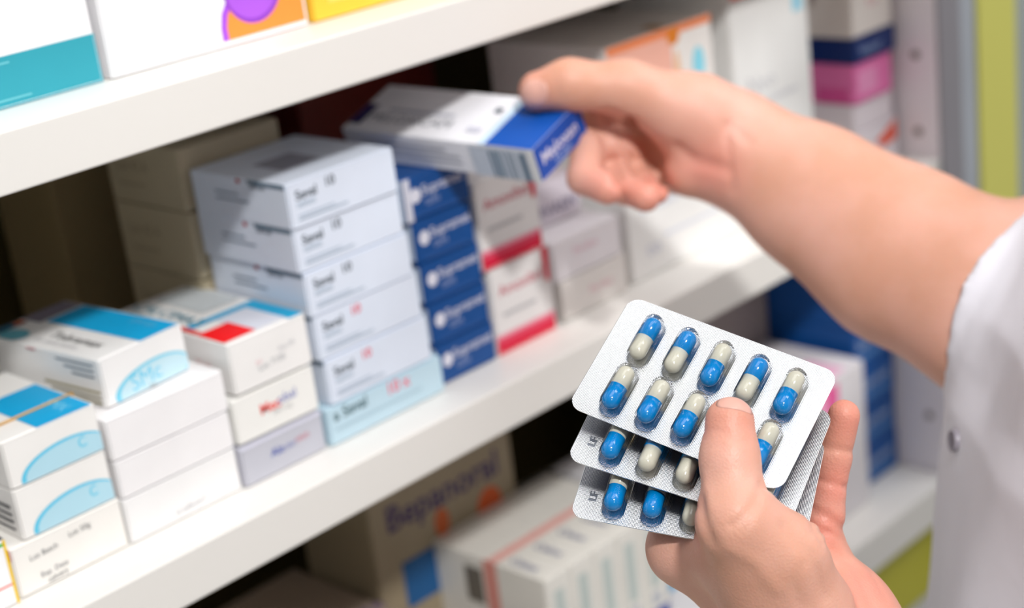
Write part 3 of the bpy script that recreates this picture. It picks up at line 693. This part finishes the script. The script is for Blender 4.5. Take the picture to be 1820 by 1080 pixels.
attr = body_me.attributes.new('flush', 'FLOAT', 'POINT'); attr.data.foreach_set('value', fl.astype(np.float32))
def skin_material():
    m = bpy.data.materials.new('skin'); m.use_nodes = True; n = m.node_tree.nodes; L = m.node_tree.links; b = n['Principled BSDF']
    t = n.new('ShaderNodeTexCoord'); z = n.new('ShaderNodeTexNoise'); z.inputs['Scale'].default_value = 22; z.inputs['Detail'].default_value = 4
    r = n.new('ShaderNodeValToRGB'); r.color_ramp.elements[0].position = .35; r.color_ramp.elements[1].position = .68
    r.color_ramp.elements[0].color = lin('#d8a088'); r.color_ramp.elements[1].color = lin('#e6b09e')
    at_ = n.new('ShaderNodeAttribute'); at_.attribute_name = 'flush'; mx = n.new('ShaderNodeMix'); mx.data_type = 'RGBA'
    ml = n.new('ShaderNodeMath'); ml.operation = 'MULTIPLY'; ml.inputs[1].default_value = .55
    L.new(t.outputs['Object'], z.inputs['Vector']); L.new(z.outputs['Fac'], r.inputs[0]); L.new(at_.outputs['Fac'], ml.inputs[0]); L.new(ml.outputs[0], mx.inputs[0])
    L.new(r.outputs[0], mx.inputs[6]); mx.inputs[7].default_value = lin('#e07f70'); L.new(mx.outputs[2], b.inputs['Base Color'])
    b.inputs['Roughness'].default_value = .46; b.inputs['Specular IOR Level'].default_value = .35
    b.inputs['Subsurface Weight'].default_value = .25; b.inputs['Subsurface Radius'].default_value = (1, .35, .18); b.inputs['Subsurface Scale'].default_value = .006
    bp = n.new('ShaderNodeBump'); bp.inputs['Strength'].default_value = .22; bp.inputs['Distance'].default_value = .0006
    v = n.new('ShaderNodeTexVoronoi'); v.inputs['Scale'].default_value = 900; z2 = n.new('ShaderNodeTexNoise'); z2.inputs['Scale'].default_value = 160
    ad = n.new('ShaderNodeMath'); L.new(t.outputs['Object'], v.inputs['Vector']); L.new(t.outputs['Object'], z2.inputs['Vector'])
    L.new(v.outputs['Distance'], ad.inputs[0]); L.new(z2.outputs['Fac'], ad.inputs[1]); L.new(ad.outputs[0], bp.inputs['Height']); L.new(bp.outputs[0], b.inputs['Normal'])
    return m
SKIN = skin_material()
person = link('person', body_me, SKIN)
tag(person, 'person in a white coat reaching for a carton and holding three blister packs', 'person')

def nail(f, c, u, v, hu, hv, name, lift=.0001):
    """a fingernail laid on the skin: grid marched onto the surface along w"""
    u = _n(u); w = _n(np.cross(u, v)); v = np.cross(w, u)
    N = 13; P = []
    for i in range(N):
        for j in range(N):
            a, b = (i / (N-1) * 2 - 1), (j / (N-1) * 2 - 1)
            a2, b2 = a * math.sqrt(1 - b*b/2), b * math.sqrt(1 - a*a/2)
            P.append(c + u * a2 * hu + v * b2 * hv + w * .03)
    P = np.array(P)
    for _ in range(60): P = P - w * (f(P) * .8)[:, None]
    P = P + w * lift
    bm = bmesh.new(); vs = [bm.verts.new(p) for p in P]
    for i in range(N-1):
        for j in range(N-1): bm.faces.new([vs[i*N+j], vs[(i+1)*N+j], vs[(i+1)*N+j+1], vs[i*N+j+1]])
    bmesh.ops.recalc_face_normals(bm, faces=bm.faces)
    bmesh.ops.solidify(bm, geom=list(bm.faces), thickness=.0004)
    return link(name, bm, mat('nail', '#e0ab9c', rough=.34, spec=.4, var=.02), person, smooth=True)
camx, camy, camf = C2W[:, 0], C2W[:, 1], C2W[:, 2]
# w must point out of the finger: u x v
def nail_dir(f, c, w, along, hu, hv, name):
    w = _n(w); a = _n(along - w * (along @ w)); s = np.cross(a, w)
    return nail(f, c, s, np.cross(w, s), hu, hv, name)
nail_dir(left_arm, at(1308, 709, .650), _n(-camy * 1.0 - camf * .42 + camx * .1), camf, .0076, .0046, 'thumb_nail')
nail_dir(right_arm, at(950, 166, .93), _n(-camf * 1.0 - camy * .25 - camx * .25), -camx, .0072, .0085, 'thumb_nail')


# ------------------------------------------------------------------ coat
HEM = at(1792, 540, .888); HD = _n(R_arm[2][0] - R_arm[4][0])       # toward the hand
SLV = [(SHR, .070), (R_arm[4][0] + HD * -.01, .058), (R_arm[3][0] + HD * .03, .0525)]
def coat(P):
    z = P[:, 2]; c = np.array([TC[0], TC[1], 0]); D = P - c + np.interp(z, [1.13, 1.18, 1.24, 1.32, 1.44], [.0, .012, .050, .085, .095])[:, None] * FW
    fa = np.interp(z, [.45, .85, .95, 1.05, 1.15, 1.25, 1.36, 1.44], [.21, .172, .154, .139, .122, .118, .100, .055])
    lb_ = np.interp(z, [.45, .95, 1.1, 1.25, 1.36, 1.44], [.25, .20, .185, .195, .165, .07])
    u, v = D @ FW, D @ LT
    fold = .0028 * np.sin(v * 62 + z * 9) + .0022 * np.sin(v * 31 - z * 24 + 1.3)
    q = np.sqrt((u / fa) ** 2 + (v / lb_) ** 2); d = (q - 1) * np.minimum(fa, lb_) - fold
    d = np.maximum(d, np.maximum(z - 1.43, .45 - z))
    d2 = chain(P, SLV, .02)
    ax = (P - HEM) @ HD; side = (P - HEM) @ _n(np.cross(HD, VF))
    d2 = d2 - .0020 * np.sin(ax * 95 + side * 40) * np.clip(-ax / .02, 0, 1)
    d2 = d2 - .0012 * np.exp(-((ax + .004) / .004) ** 2)                # turned hem
    d2 = np.maximum(d2, ax - .014 * (1 - (side / .06) ** 2))
    sl = chain(P, [(SHL, .068), (L_arm[-1][0], .060), (at(1800, 1600, .675), .056)], .02)
    d2 = smin(d2, sl, .002)
    return smin(d, d2, .012)
lo_ = np.minimum(c_ + [-.33, -.33, .43], np.minimum(SLV[-1][0], L_arm[-1][0]) - .1); hi_ = np.maximum(c_ + [.33, .33, 1.46], SLV[-1][0] + .1)
lo_[2] = .42
CP = mesh_sdf(coat, lo_, hi_, .0036, 'coat'); coat_me, _ = to_mesh('lab_coat', [CP])
def cloth_material():
    m = mat('cloth', '#eae8f0', rough=.85, spec=.15, var=.02, scale=30)
    n = m.node_tree.nodes; L = m.node_tree.links; b = n['Principled BSDF']
    bp = n.new('ShaderNodeBump'); bp.inputs['Strength'].default_value = .35; bp.inputs['Distance'].default_value = .0015
    z = n.new('ShaderNodeTexNoise'); z.inputs['Scale'].default_value = 45; z.inputs['Detail'].default_value = 6
    t = n.new('ShaderNodeTexCoord'); L.new(t.outputs['Object'], z.inputs['Vector']); L.new(z.outputs['Fac'], bp.inputs['Height']); L.new(bp.outputs[0], b.inputs['Normal'])
    return m
coat_o = link('lab_coat', coat_me, cloth_material(), person)
# button on the front edge
bm = bmesh.new()
bmesh.ops.create_cone(bm, cap_ends=True, segments=32, radius1=.0055, radius2=.0050, depth=.002)
tor = [(.0052 * math.cos(a), .0052 * math.sin(a), .001) for a in [2 * math.pi * i / 28 for i in range(28)]]
tube(bm, tor, .0007, closed=True)
for sx_, sy_ in ((1, 1), (1, -1), (-1, 1), (-1, -1)):
    bmesh.ops.create_cone(bm, cap_ends=True, segments=10, radius1=.0006, radius2=.0006, depth=.0004, matrix=Matrix.Translation((sx_ * .0013, sy_ * .0013, .0012)))
bt = link('button', bm, mat('button', '#98929c', rough=.3, spec=.5), coat_o, smooth=False)
def on_coat(px, py, d0=.5, d1=1.2):
    ds = np.linspace(d0, d1, 1400); Q = np.array([at(px, py, d) for d in ds]); f_ = coat(Q); k = np.argmax(f_ < 0)
    return Q[k] if (f_ < 0).any() else None
bp_ = on_coat(1699, 783)
if bp_ is None: bp_ = on_coat(1712, 783)
if bp_ is not None:
    e_ = .002; gr = _n(np.array([coat((bp_ + e_ * a)[None])[0] - coat((bp_ - e_ * a)[None])[0] for a in np.eye(3)]))
    q_ = Vector(gr).to_track_quat('Z', 'Y'); bt.matrix_world = Matrix.Translation(Vector(bp_ + gr * .0010)) @ q_.to_matrix().to_4x4()
# hair, trousers, shoes (beyond the frame)
def hairf(P):
    Z = np.array([0, 0, 1.0]); c = c_ - FW * .095
    d = cone(P, c - FW * .012 + Z * 1.60, c - FW * .005 + Z * 1.675, .082, .098)
    face = (P - (c + FW * .052 + Z * 1.60)) @ _n(FW * 1.0 - Z * .55)
    return np.maximum(d, face)
hp = mesh_sdf(hairf, c_ + [-.15, -.15, 1.48], c_ + [.15, .15, 1.82], .005, 'h'); hm, _ = to_mesh('hair', [hp]); link('hair', hm, mat('hair', '#2a1d17', rough=.5), person)
def trf(P):
    Z = np.array([0, 0, 1.0]); d = None
    for s in (-1, 1):
        k = cone(P, c_ + LT * .085 * s + Z * .88, c_ + LT * .10 * s + Z * .10, .090, .062); d = k if d is None else smin(d, k, .02)
    return np.maximum(d, .075 - P[:, 2])
tp = mesh_sdf(trf, c_ + [-.3, -.3, .05], c_ + [.3, .3, 1.0], .008, 't'); tm, _ = to_mesh('trousers', [tp]); link('trousers', tm, mat('trousers', '#2b2f3a', rough=.8), person)
